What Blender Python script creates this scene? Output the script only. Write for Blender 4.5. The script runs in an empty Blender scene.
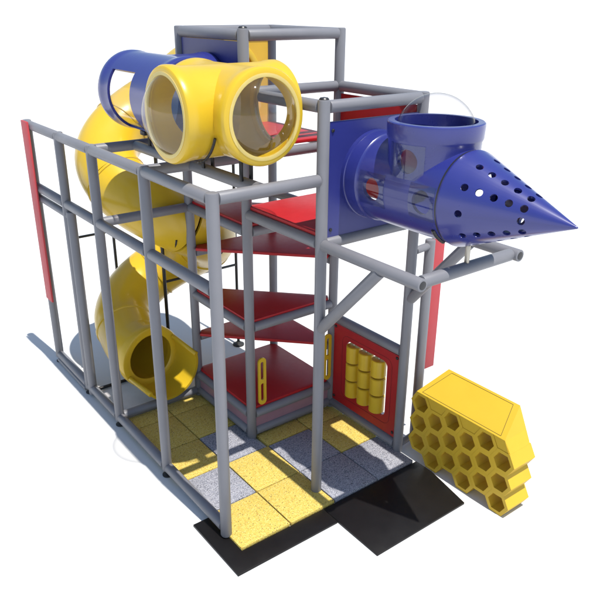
import bpy, bmesh, math, random
from mathutils import Vector, Matrix

random.seed(7)
sc = bpy.context.scene
R = math.radians
COL = sc.collection

# ------------------------------------------------------------------ camera
cam_data = bpy.data.cameras.new('camera')
cam = bpy.data.objects.new('camera', cam_data)
COL.objects.link(cam)
yaw, pitch, roll = .9157, -.4021, .0084
fw = Vector((math.cos(yaw)*math.cos(pitch), math.sin(yaw)*math.cos(pitch), math.sin(pitch)))
rt = fw.cross(Vector((0, 0, 1))).normalized()
up = rt.cross(fw)
r2 = rt*math.cos(roll) + up*math.sin(roll)
u2 = -rt*math.sin(roll) + up*math.cos(roll)
m = Matrix((r2, u2, -fw)).transposed().to_4x4()
m.translation = Vector((-2.6968, -4.6585, 4.6832))
cam.matrix_world = m
cam_data.sensor_width = 36
cam_data.lens = 36*693.34/600
cam_data.clip_start = .05
cam_data.clip_end = 5000
sc.camera = cam

# ------------------------------------------------------------------ light
sun_dir = Vector((-.022, .334, -1)).normalized()      # the way the light travels
elev = math.asin(-sun_dir.z)
to_sun = -sun_dir
world = bpy.data.worlds.new('World')
sc.world = world
world.use_nodes = True
wn = world.node_tree.nodes
bg = wn['Background']
sky = wn.new('ShaderNodeTexSky')
sky.sky_type = 'NISHITA'
sky.sun_disc = False
sky.sun_elevation = elev
sky.sun_rotation = math.atan2(to_sun.x, to_sun.y)
sky.air_density = 1.4
sky.dust_density = .6
sky.ozone_density = 1.0
world.node_tree.links.new(sky.outputs[0], bg.inputs[0])
bg.inputs[1].default_value = .115
sun_data = bpy.data.lights.new('sun', 'SUN')
sun_data.energy = 5.0
sun_data.angle = R(.5)
sun_data.color = (1, .965, .9)
sun = bpy.data.objects.new('sun', sun_data)
COL.objects.link(sun)
sun.rotation_euler = sun_dir.to_track_quat('-Z', 'Y').to_euler()
sc.view_settings.view_transform = 'Standard'
sc.view_settings.look = 'None'
sc.view_settings.exposure = 0.2
sc.view_settings.gamma = 1
sc.render.engine = 'CYCLES'
sc.cycles.max_bounces = 10
sc.cycles.transparent_max_bounces = 16


# ------------------------------------------------------------------ materials
def mat(name, color, rough=.5, spec=.5, metal=0., noise=.06, scale=6., bump=0., bscale=200., coat=0.):
    m = bpy.data.materials.new(name)
    m.use_nodes = True
    nt = m.node_tree
    b = nt.nodes['Principled BSDF']
    b.inputs['Roughness'].default_value = rough
    b.inputs['Specular IOR Level'].default_value = spec
    b.inputs['Metallic'].default_value = metal
    b.inputs['Coat Weight'].default_value = coat
    b.inputs['Coat Roughness'].default_value = .12
    tc = nt.nodes.new('ShaderNodeTexCoord')
    n = nt.nodes.new('ShaderNodeTexNoise')
    n.inputs['Scale'].default_value = scale
    n.inputs['Detail'].default_value = 5
    nt.links.new(tc.outputs['Object'], n.inputs['Vector'])
    rp = nt.nodes.new('ShaderNodeValToRGB')
    rp.color_ramp.elements[0].position = .3
    rp.color_ramp.elements[1].position = .7
    rp.color_ramp.elements[0].color = tuple(c*(1-noise) for c in color)+(1,)
    rp.color_ramp.elements[1].color = tuple(min(1, c*(1+noise)) for c in color)+(1,)
    nt.links.new(n.outputs['Fac'], rp.inputs[0])
    nt.links.new(rp.outputs[0], b.inputs['Base Color'])
    # uneven gloss
    mr = nt.nodes.new('ShaderNodeMapRange')
    mr.inputs['To Min'].default_value = max(.02, rough*.85)
    mr.inputs['To Max'].default_value = min(1, rough*1.2)
    n3 = nt.nodes.new('ShaderNodeTexNoise')
    n3.inputs['Scale'].default_value = scale*2.3
    n3.inputs['Detail'].default_value = 6
    nt.links.new(tc.outputs['Object'], n3.inputs['Vector'])
    nt.links.new(n3.outputs['Fac'], mr.inputs['Value'])
    nt.links.new(mr.outputs[0], b.inputs['Roughness'])
    if bump:
        n2 = nt.nodes.new('ShaderNodeTexNoise')
        n2.inputs['Scale'].default_value = bscale
        n2.inputs['Detail'].default_value = 3
        nt.links.new(tc.outputs['Object'], n2.inputs['Vector'])
        bp = nt.nodes.new('ShaderNodeBump')
        bp.inputs['Strength'].default_value = bump
        bp.inputs['Distance'].default_value = .004
        nt.links.new(n2.outputs['Fac'], bp.inputs['Height'])
        nt.links.new(bp.outputs[0], b.inputs['Normal'])
    return m


def rubber(name, base, specks):
    """rubber granulate: base colour with coloured crumbs"""
    m = bpy.data.materials.new(name)
    m.use_nodes = True
    nt = m.node_tree
    b = nt.nodes['Principled BSDF']
    b.inputs['Roughness'].default_value = .85
    b.inputs['Specular IOR Level'].default_value = .2
    tc = nt.nodes.new('ShaderNodeTexCoord')
    v = nt.nodes.new('ShaderNodeTexVoronoi')
    v.inputs['Scale'].default_value = 125
    nt.links.new(tc.outputs['Object'], v.inputs['Vector'])
    sep = nt.nodes.new('ShaderNodeSeparateColor')
    nt.links.new(v.outputs['Color'], sep.inputs[0])
    rp = nt.nodes.new('ShaderNodeValToRGB')
    rp.color_ramp.interpolation = 'CONSTANT'
    els = rp.color_ramp.elements
    els[0].position = 0
    els[0].color = base+(1,)
    els[1].position = specks[0][0]
    els[1].color = specks[0][1]+(1,)
    for p, c in specks[1:]:
        e = els.new(p)
        e.color = c+(1,)
    nt.links.new(sep.outputs[0], rp.inputs[0])
    nt.links.new(rp.outputs[0], b.inputs['Base Color'])
    bp = nt.nodes.new('ShaderNodeBump')
    bp.inputs['Strength'].default_value = .5
    bp.inputs['Distance'].default_value = .004
    nt.links.new(v.outputs['Distance'], bp.inputs['Height'])
    nt.links.new(bp.outputs[0], b.inputs['Normal'])
    return m


def clear(name, tint=(1, 1, 1), gloss=.5, bump=.0, edge=.5, gcol=.95):
    m = bpy.data.materials.new(name)
    m.use_nodes = True
    nt = m.node_tree
    for n in list(nt.nodes):
        nt.nodes.remove(n)
    out = nt.nodes.new('ShaderNodeOutputMaterial')
    mix = nt.nodes.new('ShaderNodeMixShader')
    tr = nt.nodes.new('ShaderNodeBsdfTransparent')
    tr.inputs[0].default_value = tint+(1,)
    gl = nt.nodes.new('ShaderNodeBsdfGlossy')
    gl.inputs['Roughness'].default_value = .03
    gl.inputs[0].default_value = (gcol, gcol, gcol, 1)
    lw = nt.nodes.new('ShaderNodeLayerWeight')
    lw.inputs[0].default_value = .5
    fr = nt.nodes.new('ShaderNodeMath')
    fr.operation = 'POWER'
    fr.inputs[1].default_value = 4.5
    nt.links.new(lw.outputs['Facing'], fr.inputs[0])
    mul = nt.nodes.new('ShaderNodeMath')
    mul.operation = 'MULTIPLY_ADD'
    mul.inputs[1].default_value = edge
    mul.inputs[2].default_value = gloss
    mul.use_clamp = True
    nt.links.new(fr.outputs[0], mul.inputs[0])
    nt.links.new(mul.outputs[0], mix.inputs[0])
    nt.links.new(tr.outputs[0], mix.inputs[1])
    nt.links.new(gl.outputs[0], mix.inputs[2])
    if bump:
        n2 = nt.nodes.new('ShaderNodeTexNoise')
        n2.inputs['Scale'].default_value = 5
        bp = nt.nodes.new('ShaderNodeBump')
        bp.inputs['Strength'].default_value = bump
        nt.links.new(n2.outputs['Fac'], bp.inputs['Height'])
        nt.links.new(bp.outputs[0], gl.inputs['Normal'])
    nt.links.new(mix.outputs[0], out.inputs[0])
    return m


M = {}
M['pipe'] = mat('grey_padding', (.182, .182, .200), .42, .4, noise=.05, scale=3, bump=.12, bscale=260)
M['cap'] = mat('black_cap', (.02, .02, .022), .35)
M['black'] = mat('black_steel', (.012, .012, .013), .4)
M['red'] = mat('red_vinyl', (.40, .014, .018), .42, .3, noise=.05, bump=.1, bscale=120)
M['redpanel'] = mat('red_panel', (.36, .014, .018), .45, .3, noise=.05)
M['redsign'] = mat('red_banner', (.46, .055, .065), .5, .3, noise=.04)
M['blue'] = mat('blue_plastic', (.023, .029, .185), .28, .6, noise=.05, scale=2.5, coat=.35)
M['bluepanel'] = mat('blue_panel', (.023, .029, .175), .32, .5, noise=.05, scale=2.5)
M['yellow'] = mat('yellow_plastic', (.61, .40, .020), .30, .45, noise=.035, scale=2.5, coat=.15)
M['yellowpanel'] = mat('yellow_panel', (.66, .40, .03), .4, .4, noise=.04)
M['hive'] = mat('yellow_foam', (.58, .375, .026), .5, .35, noise=.03, scale=3, bump=.08)
M['ledge'] = mat('cream_gasket', (.62, .48, .15), .45)
M['mauve'] = mat('mauve_kick_board', (.30, .17, .21), .3, .5)
M['seam'] = mat('dark_seam', (.05, .04, .01), .7)
M['redseam'] = mat('dark_red_seam', (.20, .012, .015), .7)
M['mat'] = mat('black_mat', (.0065, .0058, .0062), .42, .25, noise=.15, scale=4, bump=.05)
M['board'] = mat('pale_floor_board', (.62, .62, .64), .5, .3)
M['ground'] = mat('white_ground', (.65, .65, .65), .9, .1, noise=.004, scale=.3)
M['foot'] = mat('foot_rubber', (.02, .02, .02), .6)
M['steel'] = mat('zinc_steel', (.45, .42, .36), .35, metal=.9)
M['dome'] = clear('clear_acrylic', (.96, .955, .94), .075, edge=.55)
M['bubble'] = clear('clear_bubble', (.985, .97, .965), .0, edge=.95, gcol=.5)
M['pane'] = clear('clear_pane', (.86, .88, .92), .035, edge=.3)
M['tile_y'] = rubber('yellow_rubber', (.55, .41, .09), [(.66, (.62, .50, .16)), (.86, (.44, .27, .06)), (.965, (.16, .12, .05))])
M['tile_g'] = rubber('grey_rubber', (.24, .245, .28), [(.34, (.37, .37, .40)), (.60, (.16, .165, .19)), (.72, (.29, .29, .33)), (.95, (.07, .07, .08))])


# ------------------------------------------------------------------ mesh helpers
def P(v):
    return Vector(v)


def link(name, bm, material, parent=None, smooth=35, mw=None):
    bmesh.ops.recalc_face_normals(bm, faces=bm.faces[:]) if smooth is not None and not getattr(bm, 'keepn', False) else None
    for f in bm.faces:
        f.smooth = True
    a = R(smooth or 35)
    for e in bm.edges:
        if len(e.link_faces) == 2:
            try:
                e.smooth = e.calc_face_angle() < a
            except ValueError:
                e.smooth = False
    me = bpy.data.meshes.new(name)
    bm.to_mesh(me)
    bm.free()
    me.materials.append(material)
    o = bpy.data.objects.new(name, me)
    COL.objects.link(o)
    if parent:
        o.parent = parent
        o.matrix_parent_inverse = Matrix.Identity(4)
        if parent.parent:
            off = parent.location + parent.parent.location
        else:
            off = parent.location
        me.transform(Matrix.Translation(-off))
    return o


def origin(o, loc):
    """move the object's origin without moving its mesh"""
    d = Vector(loc) - o.location
    o.data.transform(Matrix.Translation(-d))
    o.location = Vector(loc)
    return o


def root(name, loc, label, cat, group=None):
    o = bpy.data.objects.new(name, None)
    o.empty_display_size = .2
    COL.objects.link(o)
    o.location = loc
    return tag(o, label, cat, group)


def tag(o, label, cat, group=None, kind=None):
    o['label'] = label
    o['category'] = cat
    if group:
        o['group'] = group
    o['kind'] = kind or 'thing'
    return o


def frame(d):
    d = Vector(d).normalized()
    a = Vector((0, 0, 1)) if abs(d.z) < .9 else Vector((1, 0, 0))
    u = d.cross(a).normalized()
    return u, d.cross(u).normalized(), d


def lathe(bm, c, axis, prof, n=48, closed=False):
    """prof: list of (distance along axis, radius)"""
    u, v, d = frame(axis)
    c = Vector(c)
    rings = []
    for t, r in prof:
        if r < 1e-5:
            rings.append([bm.verts.new(c+d*t)])
        else:
            rings.append([bm.verts.new(c+d*t+(u*math.cos(2*math.pi*k/n)+v*math.sin(2*math.pi*k/n))*r) for k in range(n)])
    pairs = list(zip(rings, rings[1:]))
    if closed:
        pairs.append((rings[-1], rings[0]))
    for A, B in pairs:
        for k in range(n):
            k2 = (k+1) % n
            if len(A) == 1 and len(B) == 1:
                continue
            if len(A) == 1:
                bm.faces.new((A[0], B[k2], B[k]))
            elif len(B) == 1:
                bm.faces.new((A[k], A[k2], B[0]))
            else:
                bm.faces.new((A[k], A[k2], B[k2], B[k]))
    return bm


def pipe(bm, a, b, r=.055, n=20, cap=.012):
    a, b = Vector(a), Vector(b)
    L = (b-a).length
    lathe(bm, a, b-a, [(0, 0), (0, r-cap), (cap*.3, r-cap*.3), (cap, r), (L-cap, r), (L-cap*.3, r-cap*.3), (L, r-cap), (L, 0)], n)


def box(bm, lo, hi, bevel=.0, seg=2):
    lo, hi = Vector(lo), Vector(hi)
    g = bmesh.ops.create_cube(bm, size=1)
    for v in g['verts']:
        v.co = Vector((lo[i]+(v.co[i]+.5)*(hi[i]-lo[i]) for i in range(3)))
    if bevel:
        es = set()
        for v in g['verts']:
            es.update(v.link_edges)
        bmesh.ops.bevel(bm, geom=list(es), offset=bevel, segments=seg, affect='EDGES', profile=.5)


def prism(bm, pts, vec, bevel=0):
    """polygon pts (3d) extruded by vec"""
    vec = Vector(vec)
    vs = [bm.verts.new(p) for p in pts]
    ws = [bm.verts.new(Vector(p)+vec) for p in pts]
    n = len(vs)
    fs = [bm.faces.new(vs), bm.faces.new(ws[::-1])]
    for k in range(n):
        fs.append(bm.faces.new((vs[k], ws[k], ws[(k+1) % n], vs[(k+1) % n])))
    if bevel:
        es = set()
        for f in fs:
            es.update(f.edges)
        bmesh.ops.bevel(bm, geom=list(es), offset=bevel, segments=2, affect='EDGES', profile=.5)


def plate(bm, outer, holes, vec):
    """flat plate: outer loop and hole loops (3d points, same plane), extruded by vec"""
    vec = Vector(vec)
    loops = [outer]+holes
    es = []
    allv = []
    for lp in loops:
        vs = [bm.verts.new(p) for p in lp]
        allv.append(vs)
        for k in range(len(vs)):
            es.append(bm.edges.new((vs[k], vs[(k+1) % len(vs)])))
    g = bmesh.ops.triangle_fill(bm, use_beauty=True, use_dissolve=False, edges=es)
    faces = [f for f in g['geom'] if isinstance(f, bmesh.types.BMFace)]
    d = bmesh.ops.extrude_face_region(bm, geom=faces)
    nv = [x for x in d['geom'] if isinstance(x, bmesh.types.BMVert)]
    bmesh.ops.translate(bm, verts=nv, vec=vec)


def circle(c, axis, r, n=48):
    u, v, d = frame(axis)
    return [Vector(c)+(u*math.cos(2*math.pi*k/n)+v*math.sin(2*math.pi*k/n))*r for k in range(n)]


def rrect(c, u, v, w, h, r, n=6):
    """rounded rectangle loop centred on c in plane u,v"""
    c, u, v = Vector(c), Vector(u), Vector(v)
    out = []
    for (sx, sy, a0) in ((1, 1, 0), (-1, 1, 90), (-1, -1, 180), (1, -1, 270)):
        for k in range(n+1):
            a = R(a0+90*k/n)
            out.append(c+u*(sx*(w/2-r)+r*math.cos(a))+v*(sy*(h/2-r)+r*math.sin(a)))
    return out


def sweep(bm, path, radf, n=40, closed_caps=False):
    """circle swept along path; radf(i) gives radius"""
    pts = [Vector(p) for p in path]
    N = len(pts)
    tang = []
    for i in range(N):
        a = pts[max(0, i-1)]
        b = pts[min(N-1, i+1)]
        tang.append((b-a).normalized())
    u = tang[0].cross(Vector((0, 0, 1))).normalized()
    rings = []
    for i in range(N):
        t = tang[i]
        u = (u-t*u.dot(t)).normalized()
        v = t.cross(u)
        r = radf(i)
        rings.append([bm.verts.new(pts[i]+(u*math.cos(2*math.pi*k/n)+v*math.sin(2*math.pi*k/n))*r) for k in range(n)])
    for A, B in zip(rings, rings[1:]):
        for k in range(n):
            bm.faces.new((A[k], A[(k+1) % n], B[(k+1) % n], B[k]))
    return rings


def tmp(bm):
    bmesh.ops.recalc_face_normals(bm, faces=bm.faces[:])
    me = bpy.data.meshes.new('tmp')
    bm.to_mesh(me)
    bm.free()
    o = bpy.data.objects.new('tmp', me)
    COL.objects.link(o)
    return o


def boolean(base, ops):
    """base bmesh; ops list of (operation, bmesh) -> bmesh result"""
    o = tmp(base)
    cs = []
    for op, b in ops:
        c = tmp(b)
        cs.append(c)
        md = o.modifiers.new('b', 'BOOLEAN')
        md.operation = op
        md.solver = 'EXACT'
        md.object = c
    bpy.context.view_layer.update()
    dg = bpy.context.evaluated_depsgraph_get()
    me = bpy.data.meshes.new_from_object(o.evaluated_get(dg))
    out = bmesh.new()
    out.from_mesh(me)
    for x in [o]+cs:
        dm = x.data
        bpy.data.objects.remove(x)
        bpy.data.meshes.remove(dm)
    bpy.data.meshes.remove(me)
    bmesh.ops.remove_doubles(out, verts=out.verts[:], dist=1e-5)
    return out


def cyl(c, axis, r, L, n=64):
    bm = bmesh.new()
    lathe(bm, c, axis, [(0, 0), (0, r), (L, r), (L, 0)], n)
    return bm


# ------------------------------------------------------------------ grid of the structure
X0, X1, X2 = 0., 1.12, 2.33
Y0, Y1, Y2, Y3, Y4 = 0., 1.23, 2.48, 3.45, 4.57
YM = -1.20
H1, H2, H3, H4, D, LA, PN = 2.475, 3.27, 3.893, 4.418, 2.677, 1.36, 1.195
GZ = -.12

# ------------------------------------------------------------------ setting
bm = bmesh.new()
NB = 96
prof = [(0, 0)]+[(5*1.35**k, 0) for k in range(12)]+[(260, .6), (300, 4), (340, 12), (380, 26), (420, 46)]  # flat, then an added rising rim as sunlit white backdrop hiding the dark horizon
rings = []
for d, h in prof[1:]:
    rings.append([bm.verts.new((d*math.cos(2*math.pi*k/NB), d*math.sin(2*math.pi*k/NB), GZ+h)) for k in range(NB)])
c0 = bm.verts.new((0, 0, GZ))
for k in range(NB):
    bm.faces.new((c0, rings[0][k], rings[0][(k+1) % NB]))
for A, B in zip(rings, rings[1:]):
    for k in range(NB):
        bm.faces.new((A[k], B[k], B[(k+1) % NB], A[(k+1) % NB]))
o = link('ground', bm, M['ground'])
tag(o, 'bright white ground under the play structure, with an added backdrop rim rising far off', 'ground', kind='structure')

# ------------------------------------------------------------------ pipe frame
fr = root('pipe_frame', (X0, Y0, GZ), 'padded grey pipe frame of posts and rails that carries the whole playground', 'play frame')
RP = .055


def post(x, y, z0, z1, capdark=False, foot=False, r=RP):
    bm = bmesh.new()
    pipe(bm, (x, y, z0), (x, y, z1), r, 24, .014)
    p = link('post', bm, M['pipe'], fr)
    if capdark:
        bm = bmesh.new()
        lathe(bm, (x, y, z1-.002), (0, 0, 1), [(0, r*.80), (.006, r*.80), (.018, r*.62), (.024, 0)], 20)
        link('end_cap', bm, M['cap'], p)
    if foot:
        bm = bmesh.new()
        lathe(bm, (x, y, GZ+.002), (0, 0, 1), [(0, 0), (0, .058), (.012, .058), (.024, .030), (.03, .016), (z0-GZ+.01, .016), (z0-GZ+.01, 0)], 20)
        link('levelling_foot', bm, M['foot'], p)
    return p


def rail(a, b, r=RP, name='rail', openend=None):
    a, b = Vector(a), Vector(b)
    bm = bmesh.new()
    pipe(bm, a, b, r, 24, .006)
    p = link(name, bm, M['pipe'], fr)
    if openend:
        c, d = (a, a-b) if openend == 'a' else (b, b-a)
        bm = bmesh.new()
        lathe(bm, c, d, [(-.03, .036), (.0025, .036), (.004, .030), (.004, 0)], 20)
        link('end_cap', bm, M['cap'], p)
    return p


Z0 = -.085
post(X0, Y0, Z0, H2+.055)
post(X0, Y1, -.05, H2+.055, foot=True)
post(X0, Y2, -.05, H2+.055, foot=True)
post(X0, Y3, -.05, H2+.055, foot=True)
post(X0+.0, Y3-.115, Z0, H1-.07)
post(X0, Y4, -.05, H2+.055, foot=True)
post(X1, Y0, Z0, H3+.062, True)
post(X2, Y0, Z0, H3+.055)
post(X1, Y1, Z0, H4+.062, True)
post(X1, Y2, Z0, H4+.055)
post(X2, Y1, Z0, H4+.055)
post(X2, Y2, Z0, H4+.055)
post(2.63, .03, Z0, 2.43)


def ry(x, ya, yb, z, **k):
    s = RP-.008
    return rail((x, ya+s, z), (x, yb-s, z), **k)


def rx(xa, xb, y, z, **k):
    s = RP-.008
    return rail((xa+s, y, z), (xb-s, y, z), **k)


for z in (0, H1, H2):
    for a, b in ((Y0, Y1), (Y1, Y2), (Y2, Y3), (Y3, Y4)):
        ry(X0, a, b, z)
ry(X0, Y3-.115, Y4, H1-.135, r=.045)
ry(X0-.035, Y3, Y4, -.07, r=.026)
# lower wall towards the tower
rx(X0, X1, Y2, 0)
rx(X0, X1, Y2, H1)
rx(X0, X1, Y2, H2)
rx(X0, X1, Y1, H2)
rx(X0, X1, Y0, H2)
rail((.50, Y0+.047, H2-.004), (.50, Y1-.047, H2-.004))
rail((.50, Y1+.047, H2-.004), (.50, Y2-.047, H2-.004))
# tower
for z in (0, .235, LA, H1):
    ry(X1, Y1, Y2, z)
    rx(X1, X2, Y1, z)
for z in (0, .235, .76, 1.90, H1):
    rx(X1, X2, Y2, z)
    ry(X2, Y1, Y2, z)
for z in (H2, H3, H4):
    ry(X1, Y1, Y2, z) if z != H3 else None
    rx(X1, X2, Y1, z)
    rx(X1, X2, Y2, z) if z != H3 else None
    ry(X2, Y1, Y2, z) if z != H3 else None
# front bay
ry(X2, Y0, Y1, 0)
ry(X2, Y0, Y1, PN)
for x in (X1, X2):
    ry(x, Y0, Y1, D)
    ry(x, Y0, Y1, H3)
rx(X1, X2, Y0, D)
rx(X1, X2, Y1, D+.001)
rx(X1, X2, Y0, H3)
# cantilever under the rocket
rail((X1, Y0-.047, D), (X1, YM-.06, D), openend='b')
rail((X2, Y0-.047, D), (X2, YM-.075, D), openend='b')
rx(X1, X2, YM, D)
rail((X1, Y0-.03, 1.84), (X1, -.78, D-.03), name='brace')
rail((X2, Y0-.03, 1.84), (X2, -.72, D-.03), name='brace')
rail((X2+.05, .0, 2.36), (2.60, .03, 2.36), r=.04)
rail((X2+.05, .0, 0), (2.60, .03, 0), r=.04)


# ------------------------------------------------------------------ decks and steps
def deck_poly(name, pts, z, label, cat, group=None, th=.035, lip=True):
    bm = bmesh.new()
    prism(bm, [(x, y, z-th) for x, y in pts], (0, 0, th), bevel=.006)
    o = link(name, bm, M['red'])
    c = sum((Vector((x, y, z)) for x, y in pts), Vector())/len(pts)
    origin(o, c)
    tag(o, label, cat, group)
    return o


e = .062
GT = 'triangular climbing steps in the tower'


def near_tri(z, label):
    return deck_poly('climbing_step', [(X1-.01, Y1+e), (X1+e, Y1+e), (X1+e, Y1-.0), (X2-e-.02, Y1-.0), (X2-e-.02, Y1+.06), (X1+.06, Y2-e-.02), (X1-.01, Y2-e-.02)], z, label, 'climbing step', GT)


def far_tri(z, label):
    return deck_poly('climbing_step', [(X2-.01, Y1+.06), (X2+.0, Y2-.06), (X2-.06, Y2), (X1+.05, Y2-.01), (X1+.04, Y2-.10), (X2-.12, Y1+.05)], z, label, 'climbing step', GT)


def tri(z, near, label):
    if near:
        pts = [(X1+.005, Y1+e), (X1+e, Y1+.005), (X2-.07, Y1+.005), (X2-.02, Y1+.075), (X1+.075, Y2-.02), (X1+.005, Y2-.07)]
    else:
        pts = [(X2-.005, Y2-e), (X2-e, Y2-.005), (X1+.07, Y2-.005), (X1+.0, Y2-.10), (X2-.10, Y1+.0), (X2-.005, Y1+.07)]
    return deck_poly('climbing_step', pts, z, label, 'climbing step', GT)


tri(.845, False, 'lowest red triangular step, just above the square base deck')
tri(LA+.082, True, 'second red triangular step from the bottom, pointing at the near tower post')
tri(1.985, False, 'third red triangular step from the bottom, its long straight edge facing forward')
tri(H1+.082, True, 'topmost dark red triangular step beside the bright red landing')


def full(x0, x1, y0, y1):
    return [(x0+e, y0+.004), (x1-e, y0+.004), (x1-.004, y0+e), (x1-.004, y1-e), (x1-e, y1-.004), (x0+e, y1-.004), (x0+.004, y1-e), (x0+.004, y0+e)]


o = deck_poly('base_deck', full(X1, X2, Y1, Y2), .325, 'dark red square deck at the foot of the climbing tower', 'deck')
deck_poly('landing_deck', full(X1, X2, Y0, Y1), D+.09, 'bright red landing deck in front of the blue rocket tube panel', 'deck')
deck_poly('upper_deck', full(X1, X2, Y1, Y2), H2+.10, 'red deck high in the tower behind the clear dome', 'deck')
# seams on the decks
kb = root('kick_board', (X1, Y1, 0), 'mauve kick board strip below the base deck between two rails', 'kick board')
bm = bmesh.new(); box(bm, (X1+.05, Y1-.008, .03), (X2-.05, Y1+.008, .205)); link('board', bm, M['mauve'], kb)
bm = bmesh.new(); box(bm, (X1-.008, Y1+.05, .03), (X1+.008, Y2-.05, .205)); link('board', bm, M['mauve'], kb)


# ------------------------------------------------------------------ handles
def handle(x, y, z0, z1, label):
    bm = bmesh.new()
    zc = (z0+z1)/2
    h = z1-z0
    plate(bm, rrect((x, y, zc), (1, 0, 0), (0, 0, 1), .105, h, .05),
          [rrect((x, y, zc+h*.23), (1, 0, 0), (0, 0, 1), .045, h*.38, .02), rrect((x, y, zc-h*.23), (1, 0, 0), (0, 0, 1), .045, h*.38, .02)], (0, .022, 0))
    o = link('grab_handle', bm, M['yellow'])
    origin(o, (x, y, zc))
    tag(o, label, 'grab handle', 'yellow slotted grab handles')


handle(1.245, 1.17, .36, .97, 'yellow slotted grab handle by the near tower post above the base deck')
handle(2.225, 1.17, .36, .99, 'yellow slotted grab handle beside the red roller panel')

# ------------------------------------------------------------------ floor tiles
TX = [-.015, .592, 1.168, 1.773, 2.335]
TY = [-.262, .348, .962, 1.575, 2.19, 2.485]
colr = {(0, 0): 'y', (1, 0): 'y', (2, 0): 'g', (3, 0): 'g',
        (0, 1): 'g', (1, 1): 'y', (2, 1): 'g', (3, 1): 'y',
        (0, 2): 'y', (1, 2): 'g', (2, 2): 'y', (3, 2): 'y',
        (0, 3): 'y', (1, 3): 'y', (0, 4): 'y', (1, 4): 'y'}
tl = {(0, 0): 'front left yellow floor tile at the foot of the nearest corner post',
      (1, 0): 'yellow floor tile at the front edge, left of the second front post',
      (2, 0): 'grey floor tile at the front edge, just right of the second front post',
      (3, 0): 'rightmost grey floor tile at the front edge beside the black mat',
      (0, 1): 'light grey floor tile by the long wall, right behind the front left tile',
      (1, 1): 'sunlit yellow floor tile in the second row from the front',
      (2, 1): 'dark grey floor tile in the second row, diagonal to the tower corner',
      (3, 1): 'yellow floor tile with a sunlit strip below the roller panel',
      (0, 2): 'olive yellow floor tile against the long wall at its second post',
      (1, 2): 'blue grey floor tile touching the near corner of the tower',
      (2, 2): 'narrow yellow floor tile along the front of the base deck',
      (3, 2): 'narrow yellow floor tile in the corner by base deck and roller panel',
      (0, 3): 'shaded yellow floor tile by the long wall, fourth row from the front',
      (1, 3): 'yellow floor tile with a big sun patch left of the base deck',
      (0, 4): 'cut yellow floor strip by the long wall below the slide mouth',
      (1, 4): 'cut yellow floor strip below the slide mouth beside the tower'}
for (i, j), c in colr.items():
    x0, x1, y0, y1 = TX[i], TX[i+1], TY[j], TY[j+1]
    if i == 0:
        x0 = .002
    if i == 1 and j >= 2:
        x1 = 1.125
    if i >= 2 and j == 2:
        y1 = 1.235
    bm = bmesh.new()
    g_ = .006
    box(bm, (x0+g_, y0+g_, GZ+.004), (x1-g_, y1-g_, -.07+random.uniform(-.0015, .0015)), bevel=.009)
    o = link('floor_tile', bm, M['tile_'+c])
    origin(o, ((x0+x1)/2, (y0+y1)/2, GZ))
    tag(o, tl[(i, j)], 'floor tile', 'speckled rubber floor tiles')

# black mats
for (x0, x1, y0, y1, z0, lab) in ((-.185, 1.0, -.50, .33, GZ+.003, 'black mat under the nearest corner post, left of the other mat'),
                                  (1.006, 2.27, -1.075, -.268, GZ+.003, 'black mat lying between the floor tiles and the honeycomb')):
    bm = bmesh.new()
    if x0 < 0:
        pts = [(x0, y0), (x1, y0), (x1, -.268), (.006, -.268), (.006, y1), (x0, y1)]
    else:
        pts = [(x0, y0), (x1-.02, y0), (x1+.10, -.50), (x1+.10, y1), (x0, y1)]
    prism(bm, [(x, y, z0) for x, y in pts], (0, 0, .022), bevel=.003)
    o = link('black_mat', bm, M['mat'])
    origin(o, ((x0+x1)/2, (y0+y1)/2, GZ))
    tag(o, lab, 'mat', 'black entry mats')

bm = bmesh.new()
box(bm, (.06, Y2+.06, GZ+.003), (X1-.02, Y3-.10, GZ+.02), bevel=.003)
o = link('floor_board', bm, M['board'])
origin(o, (.56, 2.95, GZ))
tag(o, 'pale grey floor board under the spiral slide mouth', 'floor board')

# ------------------------------------------------------------------ roller panel
rp = root('roller_panel', (X2, .615, 0), 'red play panel with nine yellow rollers between the right hand posts', 'play panel')
bm = bmesh.new()
plate(bm, rrect((X2-.012, .615, .595), (0, 1, 0), (0, 0, 1), 1.11, 1.06, .015),
      [rrect((X2-.012, .585, .615), (0, 1, 0), (0, 0, 1), .70, .72, .07)], (.024, 0, 0))
pp = link('panel', bm, M['redpanel'], rp)
bm = bmesh.new()
lo = rrect((X2-.0145, .585, .60), (0, 1, 0), (0, 0, 1), .86, .86, .10, 8)
li = rrect((X2-.0145, .585, .60), (0, 1, 0), (0, 0, 1), .85, .85, .095, 8)
plate(bm, lo, [li], (.002, 0, 0))
link('groove', bm, M['redseam'], pp)
for yy, zz in ((.09, 1.09), (.09, .12), (1.14, 1.09), (1.14, .12)):
    bm = bmesh.new()
    lathe(bm, (X2-.012, yy, zz), (-1, 0, 0), [(0, .018), (.008, .018), (.014, .01), (.014, 0)], 16)
    link('bolt', bm, M['black'], pp)
for yy in (.815, .60, .385):
    bm = bmesh.new()
    pipe(bm, (X2, yy, .25), (X2, yy, .99), .012, 10, .002)
    link('rod', bm, M['steel'], rp)
    for k in range(3):
        zc = .375+k*.235
        bm = bmesh.new()
        h = .107
        lathe(bm, (X2, yy, zc), (0, 0, 1), [(-h, .014), (-h, .082), (-h+.008, .092), (h-.008, .092), (h, .082), (h, .014)], 32, closed=True)
        link('roller', bm, M['yellow'], rp)

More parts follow.
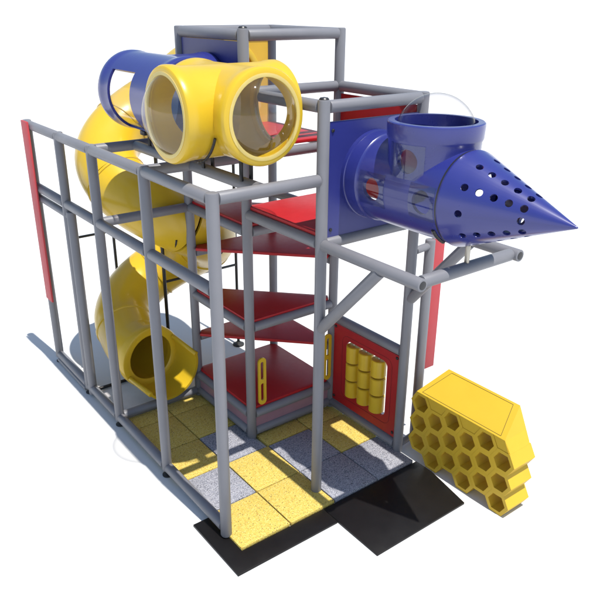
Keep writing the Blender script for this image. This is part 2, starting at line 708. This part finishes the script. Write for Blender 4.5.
# ------------------------------------------------------------------ red upper panel and banners
bm = bmesh.new()
box(bm, (X2-.012, .07, D+.12), (X2+.012, 1.185, H3-.075), bevel=.003)
o = link('side_panel', bm, M['redpanel']); origin(o, (X2, .615, D+.1))
tag(o, 'red side panel below the top rail behind the blue rocket tube', 'panel')
bm = bmesh.new()
box(bm, (2.685, .03, .85), (2.865, .06, 3.05), bevel=.004)
o = link('banner_board', bm, M['redsign']); origin(o, (2.77, .045, .85))
tag(o, 'narrow red board on the right behind the rocket, above the honeycomb', 'board', 'narrow red corner boards')
bm = bmesh.new()
box(bm, (-.083, 4.31, .91), (-.058, 4.54, 3.33), bevel=.004)
o = link('banner_board', bm, M['redsign']); origin(o, (-.07, 4.43, .91))
tag(o, 'narrow red board on the far left end post of the long wall', 'board', 'narrow red corner boards')


# ------------------------------------------------------------------ tube fittings
def arm(c, axis, r, L, fr_, lipw=.10, n=64):
    """solid arm from centre outwards with a flared rounded lip"""
    bm = bmesh.new()
    lathe(bm, c, axis, [(0, 0), (0, r), (L-lipw-.10, r), (L-lipw-.03, r+(fr_-r)*.35), (L-lipw, r+(fr_-r)*.85), (L-lipw+.03, fr_), (L-.03, fr_), (L-.010, fr_-.010), (L-.001, fr_-.026), (L, fr_-.05), (L, 0)], n)
    return bm


def bar(c, axis, r, La, Lb, fr_, lipw=.10, n=64):
    """solid bar through c, La backwards and Lb forwards, flared rounded lips at both ends"""
    def half(L):
        return [(L-lipw-.10, r), (L-lipw-.03, r+(fr_-r)*.35), (L-lipw, r+(fr_-r)*.85), (L-lipw+.03, fr_), (L-.030, fr_), (L-.010, fr_-.010), (L-.001, fr_-.026), (L, fr_-.05), (L, 0)]
    bm = bmesh.new()
    lathe(bm, c, axis, [(-t, q) for t, q in reversed(half(La))]+half(Lb), n)
    return bm


def dome(c, axis, r, h, material, parent, th=.0):
    bm = bmesh.new()
    Rs = (r*r+h*h)/(2*h)
    a = math.asin(min(1, r/Rs))
    if h > r:
        a = math.pi-a
    prof = []
    N = 14
    for k in range(N+1):
        t = a*(1-k/N)
        prof.append((h-Rs+Rs*math.cos(t), Rs*math.sin(t)))
    prof.append((h, 0)) if prof[-1][1] > 1e-6 else None
    lathe(bm, c, axis, [(-.03, r)]+prof, 56)
    return link('clear_dome', bm, material, parent)


# yellow four-way fitting with three clear domes
YC = Vector((.555, .61, 3.845))
yf = root('yellow_bubble_tube', YC, 'yellow four way tube with clear bubble windows above the front bay', 'tube')
rb, rf, ri, L = .382, .396, .328, .56


def bore(c, axis, La, Lb, enda=True, endb=True, rbig=.362):
    """cutter for the inside of a tube: wide inside, narrower at a ring end"""
    A = [(-La-.2, 0), (-La-.2, ri), (-La+.045, ri), (-La+.06, rbig)] if enda else [(-La-.2, 0), (-La-.2, rbig)]
    B = [(Lb-.06, rbig), (Lb-.045, ri), (Lb+.2, ri), (Lb+.2, 0)] if endb else [(Lb+.2, rbig), (Lb+.2, 0)]
    bm = bmesh.new()
    lathe(bm, c, axis, A+B, 66)
    return bm

b0 = boolean(bar(YC, (1, 0, 0), rb, L+.05, L-.04, rf), [('UNION', bar(YC, (0, 1, 0), rb-.0013, L, L+.02, rf))])
b0 = boolean(b0, [('DIFFERENCE', bore(YC, (1, 0, 0), L+.05, L-.04))])
b0 = boolean(b0, [('DIFFERENCE', bore(YC, (0, 1, 0), L, L+.02, True, False, .3605))])
link('tube_body', b0, M['yellow'], yf, 28)
for ax, l_ in (((-1, 0, 0), L+.05), ((0, -1, 0), L), ((1, 0, 0), L-.04)):
    d = Vector(ax)
    bm = bmesh.new()
    lathe(bm, YC+d*(l_-.012), ax, [(0, ri-.012), (.016, ri-.012), (.018, ri+.004), (.016, ri+.018), (0, ri+.018)], 56, closed=True)
    link('gasket_ring', bm, M['ledge'], yf)
    dome(YC+d*(l_-.005), ax, ri-.006, .17, M['dome'], yf)
for dx, dy, ang in ((.0, -.34, 0), (.0, .30, 0)):
    bm = bmesh.new()
    p0 = YC+Vector((-.055, dy, 0))
    pipe(bm, (p0.x-.05, p0.y, H2+.03), (p0.x-.05, p0.y, YC.z-rf+.03), .018, 12, .003)
    pipe(bm, (p0.x+.05, p0.y, H2+.03), (p0.x+.05, p0.y, YC.z-rf+.03), .018, 12, .003)
    link('support_bracket', bm, M['black'], yf)
# strap clamps
for cx_, ax in ((Vector((0, -.37, 0)), (0, -1, 0)), (Vector((-.37, 0, 0)), (-1, 0, 0))):
    bm = bmesh.new()
    u, v, d = frame(ax)
    n = 7
    for s in range(n):
        a0, a1 = R(200+s*7), R(200+(s+1)*7)
    c = YC+cx_
    hor = Vector((ax[1], -ax[0], 0))
    pts = []
    for s in range(9):
        a = R(-78+s*7)
        pts.append(c+hor*(-math.cos(a)*(rb+.028))+Vector((0, 0, math.sin(a)*(rb+.028))))
    for p_, q_ in zip(pts, pts[1:]):
        pipe(bm, p_, q_, .012, 8, .001)
    link('strap', bm, M['black'], yf)

# blue connecting tube behind it
BC = Vector((.555, 1.85, 3.845))
bt = root('blue_window_tube', BC, 'dark blue tube with clear windows joining the tower panel behind the yellow tube', 'tube')
b0 = boolean(bar(BC, (0, 1, 0), rb+.006, .61, .68, rf+.005), [('UNION', arm(BC, (1, 0, 0), rb, .55, rf))])


def curved_pane(c, axis, r, t0, t1, a0, a1, th=.006, ref=(-1, 0, 0), n=14):
    """pane following a tube wall; angles measured from ref towards +z (or towards +y for a vertical axis)"""
    bm = bmesh.new()
    ax = Vector(axis)
    ref = Vector(ref)
    upv = Vector((0, 0, 1)) if abs(ax.z) < .5 else ax.cross(ref)
    rings = []
    for rr in (r, r+th):
        g_ = []
        for k in range(n+1):
            a = R(a0+(a1-a0)*k/n)
            dv = ref*math.cos(a)+upv*math.sin(a)
            g_.append((bm.verts.new(Vector(c)+ax*t0+dv*rr), bm.verts.new(Vector(c)+ax*t1+dv*rr)))
        rings.append(g_)
    A, B = rings
    for k in range(n):
        bm.faces.new((A[k][0], A[k][1], A[k+1][1], A[k+1][0]))
        bm.faces.new((B[k][0], B[k+1][0], B[k+1][1], B[k][1]))
        bm.faces.new((A[k][0], A[k+1][0], B[k+1][0], B[k][0]))
        bm.faces.new((A[k][1], B[k][1], B[k+1][1], A[k+1][1]))
    bm.faces.new((A[0][0], B[0][0], B[0][1], A[0][1]))
    bm.faces.new((A[n][0], A[n][1], B[n][1], B[n][0]))
    return bm


WA = (-62, 38)
b0 = boolean(b0, [('DIFFERENCE', bore(BC, (0, 1, 0), .61, .68, False, False, .3605))])
b0 = boolean(b0, [('DIFFERENCE', cyl(BC, (1, 0, 0), .335, .8, 63))])
b0 = boolean(b0, [('DIFFERENCE', curved_pane(BC, (0, 1, 0), .28, -.08, .44, WA[0], WA[1], th=.25))])
link('tube_body', b0, M['blue'], bt, 28)
link('clear_window', curved_pane(BC, (0, 1, 0), .366, -.10, .455, WA[0]-3, WA[1]+3), M['bubble'], bt)
bm = bmesh.new()
plate(bm, rrect((X1-.012, 1.855, 3.86), (0, 1, 0), (0, 0, 1), 1.13, 1.0, .02), [circle((X1-.012, 1.85, 3.845), (1, 0, 0), .33)], (.024, 0, 0))
link('mounting_panel', bm, M['bluepanel'], bt)
for yy in (1.62, 2.10):
    bm = bmesh.new()
    pipe(bm, (.50, yy, H2+.03), (.50, yy, BC.z-rb+.01), .020, 12, .003)
    box(bm, (.42, yy-.05, BC.z-rb-.03), (.58, yy+.05, BC.z-rb+.012), .004)
    link('support_bracket', bm, M['black'], bt)

# ------------------------------------------------------------------ spiral slide
sl = root('spiral_slide', (1.2, 3.45, GZ), 'yellow enclosed spiral slide winding down behind the long wall', 'slide')


def catmull(ps, m=8):
    out = []
    ps = [ps[0]*2-ps[1]]+ps+[ps[-1]*2-ps[-2]]
    for i in range(1, len(ps)-2):
        p0, p1, p2, p3 = ps[i-1:i+3]
        for k in range(m):
            t = k/m
            out.append(.5*((2*p1)+(p2-p0)*t+(2*p0-5*p1+4*p2-p3)*t*t+(3*p1-p0-3*p2+p3)*t**3))
    out.append(ps[-2])
    return out


ctrl = [Vector((1.72, Y2+.03, 3.88)), Vector((1.76, 2.95, 3.88))]
for th in range(0, 511, 30):
    t = R(th)
    ctrl.append(Vector((1.2+.6*math.cos(t), 3.45+.6*math.sin(t), 3.86+(.50-3.86)*th/540)))
ctrl += [Vector((.60, 3.30, .52)), Vector((.61, 3.08, .49)), Vector((.63, 2.86, .48))]
path = catmull(ctrl, 6)
# trim to sections
TR = .385
nsec = 8
N = len(path)
cuts = [round(i*(N-1)/nsec) for i in range(nsec+1)]
for s in range(nsec):
    a, b = cuts[s], cuts[s+1]
    seg = path[a:b+1]
    n_ = len(seg)
    # extra points near the ends for the joint lips
    def lerp_pt(i, t):
        return seg[i].lerp(seg[i+1], t)
    pts = [seg[0], lerp_pt(0, .25), lerp_pt(0, .45), lerp_pt(0, .55)]+seg[1:-1]+[lerp_pt(n_-2, .5), lerp_pt(n_-2, .8), seg[-1]]
    rad = [TR+.014, TR+.014, TR+.012, TR]+[TR]*(n_-2)+[TR, TR, TR]
    bm = bmesh.new()
    outer = sweep(bm, pts, lambda i: rad[i], 44)
    inner = sweep(bm, pts, lambda i: TR-.02, 44)
    for A, B in ((outer[0], inner[0]), (outer[-1], inner[-1])):
        for k in range(44):
            bm.faces.new((A[k], A[(k+1) % 44], B[(k+1) % 44], B[k]))
    link('tube_section', bm, M['yellow'], sl, 40)
E0 = path[-1]
ed = (path[-1]-path[-2]).normalized()
ed = Vector((.12, -1, -.02)).normalized()
bm = bmesh.new()
lathe(bm, E0-ed*.07, ed, [(0, TR-.02), (0, TR+.025), (.01, TR+.038), (.10, TR+.038), (.115, TR+.03), (.120, TR+.02), (.112, TR-.065), (.10, TR-.08), (.0, TR-.06)], 56, closed=True)
link('mouth_ring', bm, M['yellow'], sl)
# open chute
bm = bmesh.new()
hor = ed.cross(Vector((0, 0, 1))).normalized()
upv = Vector((0, 0, 1))
rows = []
NS, NA = 10, 36
for i in range(NS+1):
    t = i/NS
    c = E0+ed*(.0+.49*t)
    lo_, hi_ = -122+20*t, 62-8*t      # extent of the trough, degrees from the bottom
    rr = TR+.015+.01*t
    row = []
    for th in (0, .03):
        r_ = []
        for k in range(NA+1):
            a = R(lo_+(hi_-lo_)*k/NA)
            r_.append(bm.verts.new(c+hor*math.sin(a)*(rr-th)-upv*math.cos(a)*(rr-th)))
        row.append(r_)
    rows.append(row)
for i in range(NS):
    for k in range(NA):
        bm.faces.new((rows[i][0][k], rows[i][0][k+1], rows[i+1][0][k+1], rows[i+1][0][k]))
        bm.faces.new((rows[i][1][k], rows[i+1][1][k], rows[i+1][1][k+1], rows[i][1][k+1]))
    for k in (0, NA):
        bm.faces.new((rows[i][0][k], rows[i+1][0][k], rows[i+1][1][k], rows[i][1][k]))
for i in (0, NS):
    for k in range(NA):
        bm.faces.new((rows[i][0][k], rows[i][1][k], rows[i][1][k+1], rows[i][0][k+1]))
for k in (0, NA):
    a_, b_ = [(rows[i][0][k].co+rows[i][1][k].co)/2 for i in (1, NS)]
    pipe(bm, a_, b_, .033, 12, .008)
link('exit_chute', bm, M['yellow'], sl)
bm = bmesh.new()
plate(bm, rrect((1.725, Y2-.012, 3.86), (1, 0, 0), (0, 0, 1), 1.09, 1.0, .02), [circle((1.72, Y2-.012, 3.88), (0, 1, 0), .36)], (0, .024, 0))
link('mounting_panel', bm, M['yellowpanel'], sl)
bm = bmesh.new()
lathe(bm, (1.72, Y2-.014, 3.88), (0, 1, 0), [(-.012, .36), (-.018, .37), (-.018, .43), (-.012, .44), (0, .44), (0, .36)], 56, closed=True)
link('entry_ring', bm, M['yellow'], sl)


def thin(a, b, r=.02, name='support_post', foot=False):
    bm = bmesh.new()
    pipe(bm, a, b, r, 12, .003)
    o = link(name, bm, M['black'], sl)
    if foot:
        bm = bmesh.new()
        lathe(bm, (a[0], a[1], GZ+.003), (0, 0, 1), [(0, 0), (0, .085), (.02, .085), (.035, .045), (.06, .03), (.06, 0)], 20)
        link('foot_pad', bm, M['foot'], o)


thin((2.36, 3.46, GZ+.02), (2.36, 3.46, 3.55), .021, foot=True)
thin((1.20, 3.45, GZ+.02), (1.20, 3.45, 3.5), .024, foot=True)
thin((.98, 4.55, GZ+.02), (.98, 4.55, 1.72), .021, foot=True)
thin((2.36, 3.46, 1.19), (1.2, 3.45, 1.19), .018, 'support_bar')
thin((.34, 4.24, 1.78), (.98, 4.55, 1.68), .018, 'support_bar')
thin((.05, 3.42, GZ+.03), (1.2, 3.42, GZ+.03), .022, 'support_bar')
thin((2.36, 3.46, 2.3), (1.85, 3.46, 2.02), .016, 'support_bar')
# cradle straps under the middle loop
for th in (255, 300, 350):
    t = R(th)
    c = Vector((1.2+.6*math.cos(t), 3.45+.6*math.sin(t), 3.86+(.50-3.86)*th/540))
    d = Vector((-math.sin(t), math.cos(t), -.5)).normalized()
    hr = d.cross(Vector((0, 0, 1))).normalized()
    bm = bmesh.new()
    pts = []
    for s in range(13):
        a = R(-60+s*10)
        pts.append(c+hr*math.sin(a)*(TR+.012)-Vector((0, 0, 1))*math.cos(a)*(TR+.012))
    for p_, q_ in zip(pts, pts[1:]):
        pipe(bm, p_, q_, .012, 8, .001)
    link('cradle_strap', bm, M['black'], sl)

# ------------------------------------------------------------------ rocket tube
RC = Vector((1.725, 0, 3.25))
rk = root('rocket_tube', RC, 'blue rocket shaped tube with perforated nose cone and an open cup on top', 'tube')
RB = .388
base = bmesh.new()
lathe(base, RC, (0, -1, 0), [(-.02, 0), (-.02, .408), (.05, .408), (.055, .398), (.062, .398), (.067, .403), (.19, .400), (.20, RB+.004), (.215, RB), (1.06, RB), (1.13, RB), (1.13, 0)], 72)
cupc = Vector((1.725, -.72, 3.25))
cup = bmesh.new()
lathe(cup, cupc, (0, 0, 1), [(0, 0), (0, .368), (.42, .386), (.437, .394), (.45, .398), (.55, .402), (.568, .399), (.575, .388), (.575, 0)], 72)
base = boolean(base, [('UNION', cup)])
panes = [('y', -.235, -.545, -24, 19), ('y', -.835, -1.105, -22, 20)]
ops = [('DIFFERENCE', cyl(RC+Vector((0, .1, 0)), (0, -1, 0), .355, 1.25, 72)), ('DIFFERENCE', cyl(cupc, (0, 0, 1), .340, .8, 72))]
for _, ya, yb, aa, ab in panes:
    ops.append(('DIFFERENCE', cyl(RC+Vector((0, (ya+yb)/2, 0)), (-math.cos(R((aa+ab)/2)), 0, math.sin(R((aa+ab)/2))), .098, .6, 40)))
_r = Vector((-.94, .34, 0)).normalized()
_u = Vector((0, 0, 1)).cross(_r)
_a = R(28)
ops.append(('DIFFERENCE', cyl(cupc+Vector((0, 0, .285)), _r*math.cos(_a)+_u*math.sin(_a), .098, .6, 40)))
ops.append(('DIFFERENCE', curved_pane(cupc, (0, 0, 1), .30, .17, .40, 180, 232, th=.2, ref=(-.94, .34, 0))))
ops.append(('DIFFERENCE', curved_pane(RC, (0, 1, 0), .30, -.235, -.50, -20, 25, th=.2, ref=(1, 0, 0))))
ops.append(('DIFFERENCE', curved_pane(RC, (0, 1, 0), .30, -.85, -1.08, -20, 25, th=.2, ref=(1, 0, 0))))
for _o in ops:
    base = boolean(base, [_o])
link('tube_body', base, M['blue'], rk, 28)
for _, ya, yb, aa, ab in panes:
    link('clear_window', curved_pane(RC, (0, 1, 0), RB+.002, ya, yb, aa, ab), M['pane'], rk)
link('clear_window', curved_pane(cupc, (0, 0, 1), .386, .145, .42, 0, 52, ref=(-.94, .34, 0)), M['pane'], rk)
bm = bmesh.new()
cone_prof = [(1.135, .392), (1.15, .396), (1.165, .392), (2.10, .012), (2.115, .004), (2.118, 0)]
lathe(bm, RC, (0, -1, 0), [(1.135, .36)]+cone_prof[:4]+[(2.118, 0), (2.05, 0.0)][:1]+[], 72)
bm.free()
bm = bmesh.new()
lathe(bm, RC, (0, -1, 0), [(1.135, 0), (1.135, .392), (1.15, .396), (1.165, .392), (2.10, .013), (2.115, .006), (2.12, 0)], 72)
inn = bmesh.new()
lathe(inn, RC, (0, -1, 0), [(1.10, 0), (1.10, .375), (1.16, .368), (2.04, .012), (2.045, 0)], 72)
holes = bmesh.new()
slope = .38/.935
for g_i in range(10):
    ang = R(-5+36*g_i)
    for k in range(5):
        if g_i == 0 and k in (1, 2, 3):
            continue
        yy = 1.31+.11*k
        rr = .392-(yy-1.165)*slope
        dv = Vector((-math.cos(ang), 0, math.sin(ang)))
        nrm = (dv+Vector((0, -1, 0))*slope).normalized()
        p = RC+Vector((0, -yy, 0))+dv*rr
        lathe(holes, p-nrm*.04, nrm, [(0, 0), (0, .030), (.08, .030), (.08, 0)], 16)
bm = boolean(bm, [('DIFFERENCE', inn), ('DIFFERENCE', holes)])
link('nose_cone', bm, M['blue'], rk, 28)
bm = bmesh.new()
lathe(bm, RC, (0, -1, 0), [(1.118, .385), (1.118, .3905), (1.134, .3905), (1.134, .385)], 64, closed=True)
link('joint_seam', bm, M['cap'], rk)
dome(cupc+Vector((0, 0, .54)), (0, 0, 1), .325, .25, M['bubble'], rk)
bm = bmesh.new()
plate(bm, rrect((1.725, -.012, 3.245), (1, 0, 0), (0, 0, 1), 1.09, 1.04, .015), [circle((1.725, -.012, 3.25), (0, 1, 0), .352)], (0, .024, 0))
pn = link('mounting_panel', bm, M['bluepanel'], rk)
for xx, zz in ((1.215, 3.69), (1.215, 2.80), (2.23, 3.69), (2.23, 2.80)):
    bm = bmesh.new()
    lathe(bm, (xx, -.012, zz), (0, -1, 0), [(0, .016), (.007, .016), (.012, .009), (.012, 0)], 14)
    link('bolt', bm, M['black'], pn)
# strap buckle under the joint and the prop on the rail
bm = bmesh.new()
for s in range(7):
    a0, a1 = R(-34-s*4), R(-34-(s+1)*4)
    f_ = lambda a: RC+Vector((-math.cos(a)*(RB+.004), -1.07, math.sin(a)*(RB+.004)))
    pipe(bm, f_(a0), f_(a1), .018, 8, .001)
link('buckle', bm, M['cap'], rk)
bm = bmesh.new()
pipe(bm, (1.70, YM, D+.03), (1.70, YM, RC.z-.37), .022, 14, .003)
link('prop', bm, M['steel'], rk)

# ------------------------------------------------------------------ honeycomb climber
hc = root('honeycomb_block', (2.4, -.75, GZ), 'yellow honeycomb climbing block standing beside the black mat', 'honeycomb climber')
HX, HD = 2.40, .335
S = .1466
cells = []
cols = [(-.235, (.125, .375, .625)), (-.458, (0, .25, .5)), (-.681, (.125, .375, .625)), (-.904, (0, .25, .5)), (-1.127, (.125, .375, .625)), (-1.350, (0, .25, .5))]
zoff = .01


def hexp(x, y, z, s):
    return [Vector((x, y+s*math.cos(R(60*k)), z+s*math.sin(R(60*k)))) for k in range(6)]


for ci, (y, zs) in enumerate(cols):
    for cj, z in enumerate(zs):
        bm = bmesh.new()
        o_, i_ = S*1.003, S-.042
        hx = HX+.0005*((ci+cj) % 3)
        fo, fi = hexp(hx, y, z+zoff, o_), hexp(hx, y, z+zoff, i_)
        dep = HD+.004*((ci+cj) % 3)
        bo, bi = [p+Vector((dep, 0, 0)) for p in fo], [p+Vector((dep, 0, 0)) for p in fi]
        V = [[bm.verts.new(p) for p in l] for l in (fo, fi, bi, bo)]
        for A, B in zip(V, V[1:]+V[:1]):
            for k in range(6):
                bm.faces.new((A[k], A[(k+1) % 6], B[(k+1) % 6], B[k]))
        link('hexagon_cell', bm, M['hive'], hc)
# roof wedge: front top edge lower, back top edge higher
zt, zb = .628+.125+zoff, .985
bm = bmesh.new()
yl, yr = -.235, -1.350
hs = S/2
front = [(HX+.004, -.1668, zt), (HX+.004, yr, zt)]
F = dict(
    A=(HX, yl+hs, .762), D_=(HX, yr+hs-.07, .762), Fp=(HX, yr-hs+.01, .637),
    B=(HX+HD+.01, yl-.06, zb), Cc=(HX+HD+.01, yr+hs+.04, zb), E=(HX+HD+.01, yr-hs+.02, .640),
    Lf=(HX, yl+S*.98, .637), Lb=(HX+HD+.01, yl+S*.98, .637))
v = {k: bm.verts.new(p) for k, p in F.items()}
bm.faces.new((v['A'], v['D_'], v['Cc'], v['B']))
bm.faces.new((v['D_'], v['Fp'], v['E'], v['Cc']))
bm.faces.new((v['B'], v['Cc'], v['E'], v['Lb']))
bm.faces.new((v['A'], v['B'], v['Lb'], v['Lf']))
link('roof_cushion', bm, M['hive'], hc, 20)
# infill pads in the gaps at the top
for y in (-.458, -.904, -1.350):
    bm = bmesh.new()
    z = .635
    pts = [Vector((HX+.006, y+S*.93, z+.005)), Vector((HX+.006, y+hs*.95, z+.122)), Vector((HX+.006, y-hs*.95, z+.122)), Vector((HX+.006, y-S*.93, z+.005)), ]
    pts = [Vector((HX+.006, y+hs, z+.003)), Vector((HX+.006, y+S, z+.125)), Vector((HX+.006, y-S, z+.125)), Vector((HX+.006, y-hs, z+.003))] if y > -1.2 else \
          [Vector((HX+.006, y+hs, z+.003)), Vector((HX+.006, y+S, z+.125)), Vector((HX+.006, y+hs-.07, z+.125)), Vector((HX+.006, y-hs, z+.003))]
    prism(bm, pts, (HD-.02, 0, 0))
    link('infill_pad', bm, M['hive'], hc)
# stitched outline on the roof
bm = bmesh.new()
A, Dv, Cv, Bv = Vector(F['A']), Vector(F['D_']), Vector(F['Cc']), Vector(F['B'])
nrm = (Dv-A).cross(Bv-A).normalized()
if nrm.z < 0:
    nrm = -nrm
cen = (A+Dv+Cv+Bv)/4
q = []
for p in (A, Dv, Cv, Bv):
    w = cen-p
    q.append(p+w.normalized()*.07+nrm*.0005)
for a, b in zip(q, q[1:]+q[:1]):
    pipe(bm, a, b, .0022, 6, .0002)
link('seam_line', bm, M['seam'], hc)
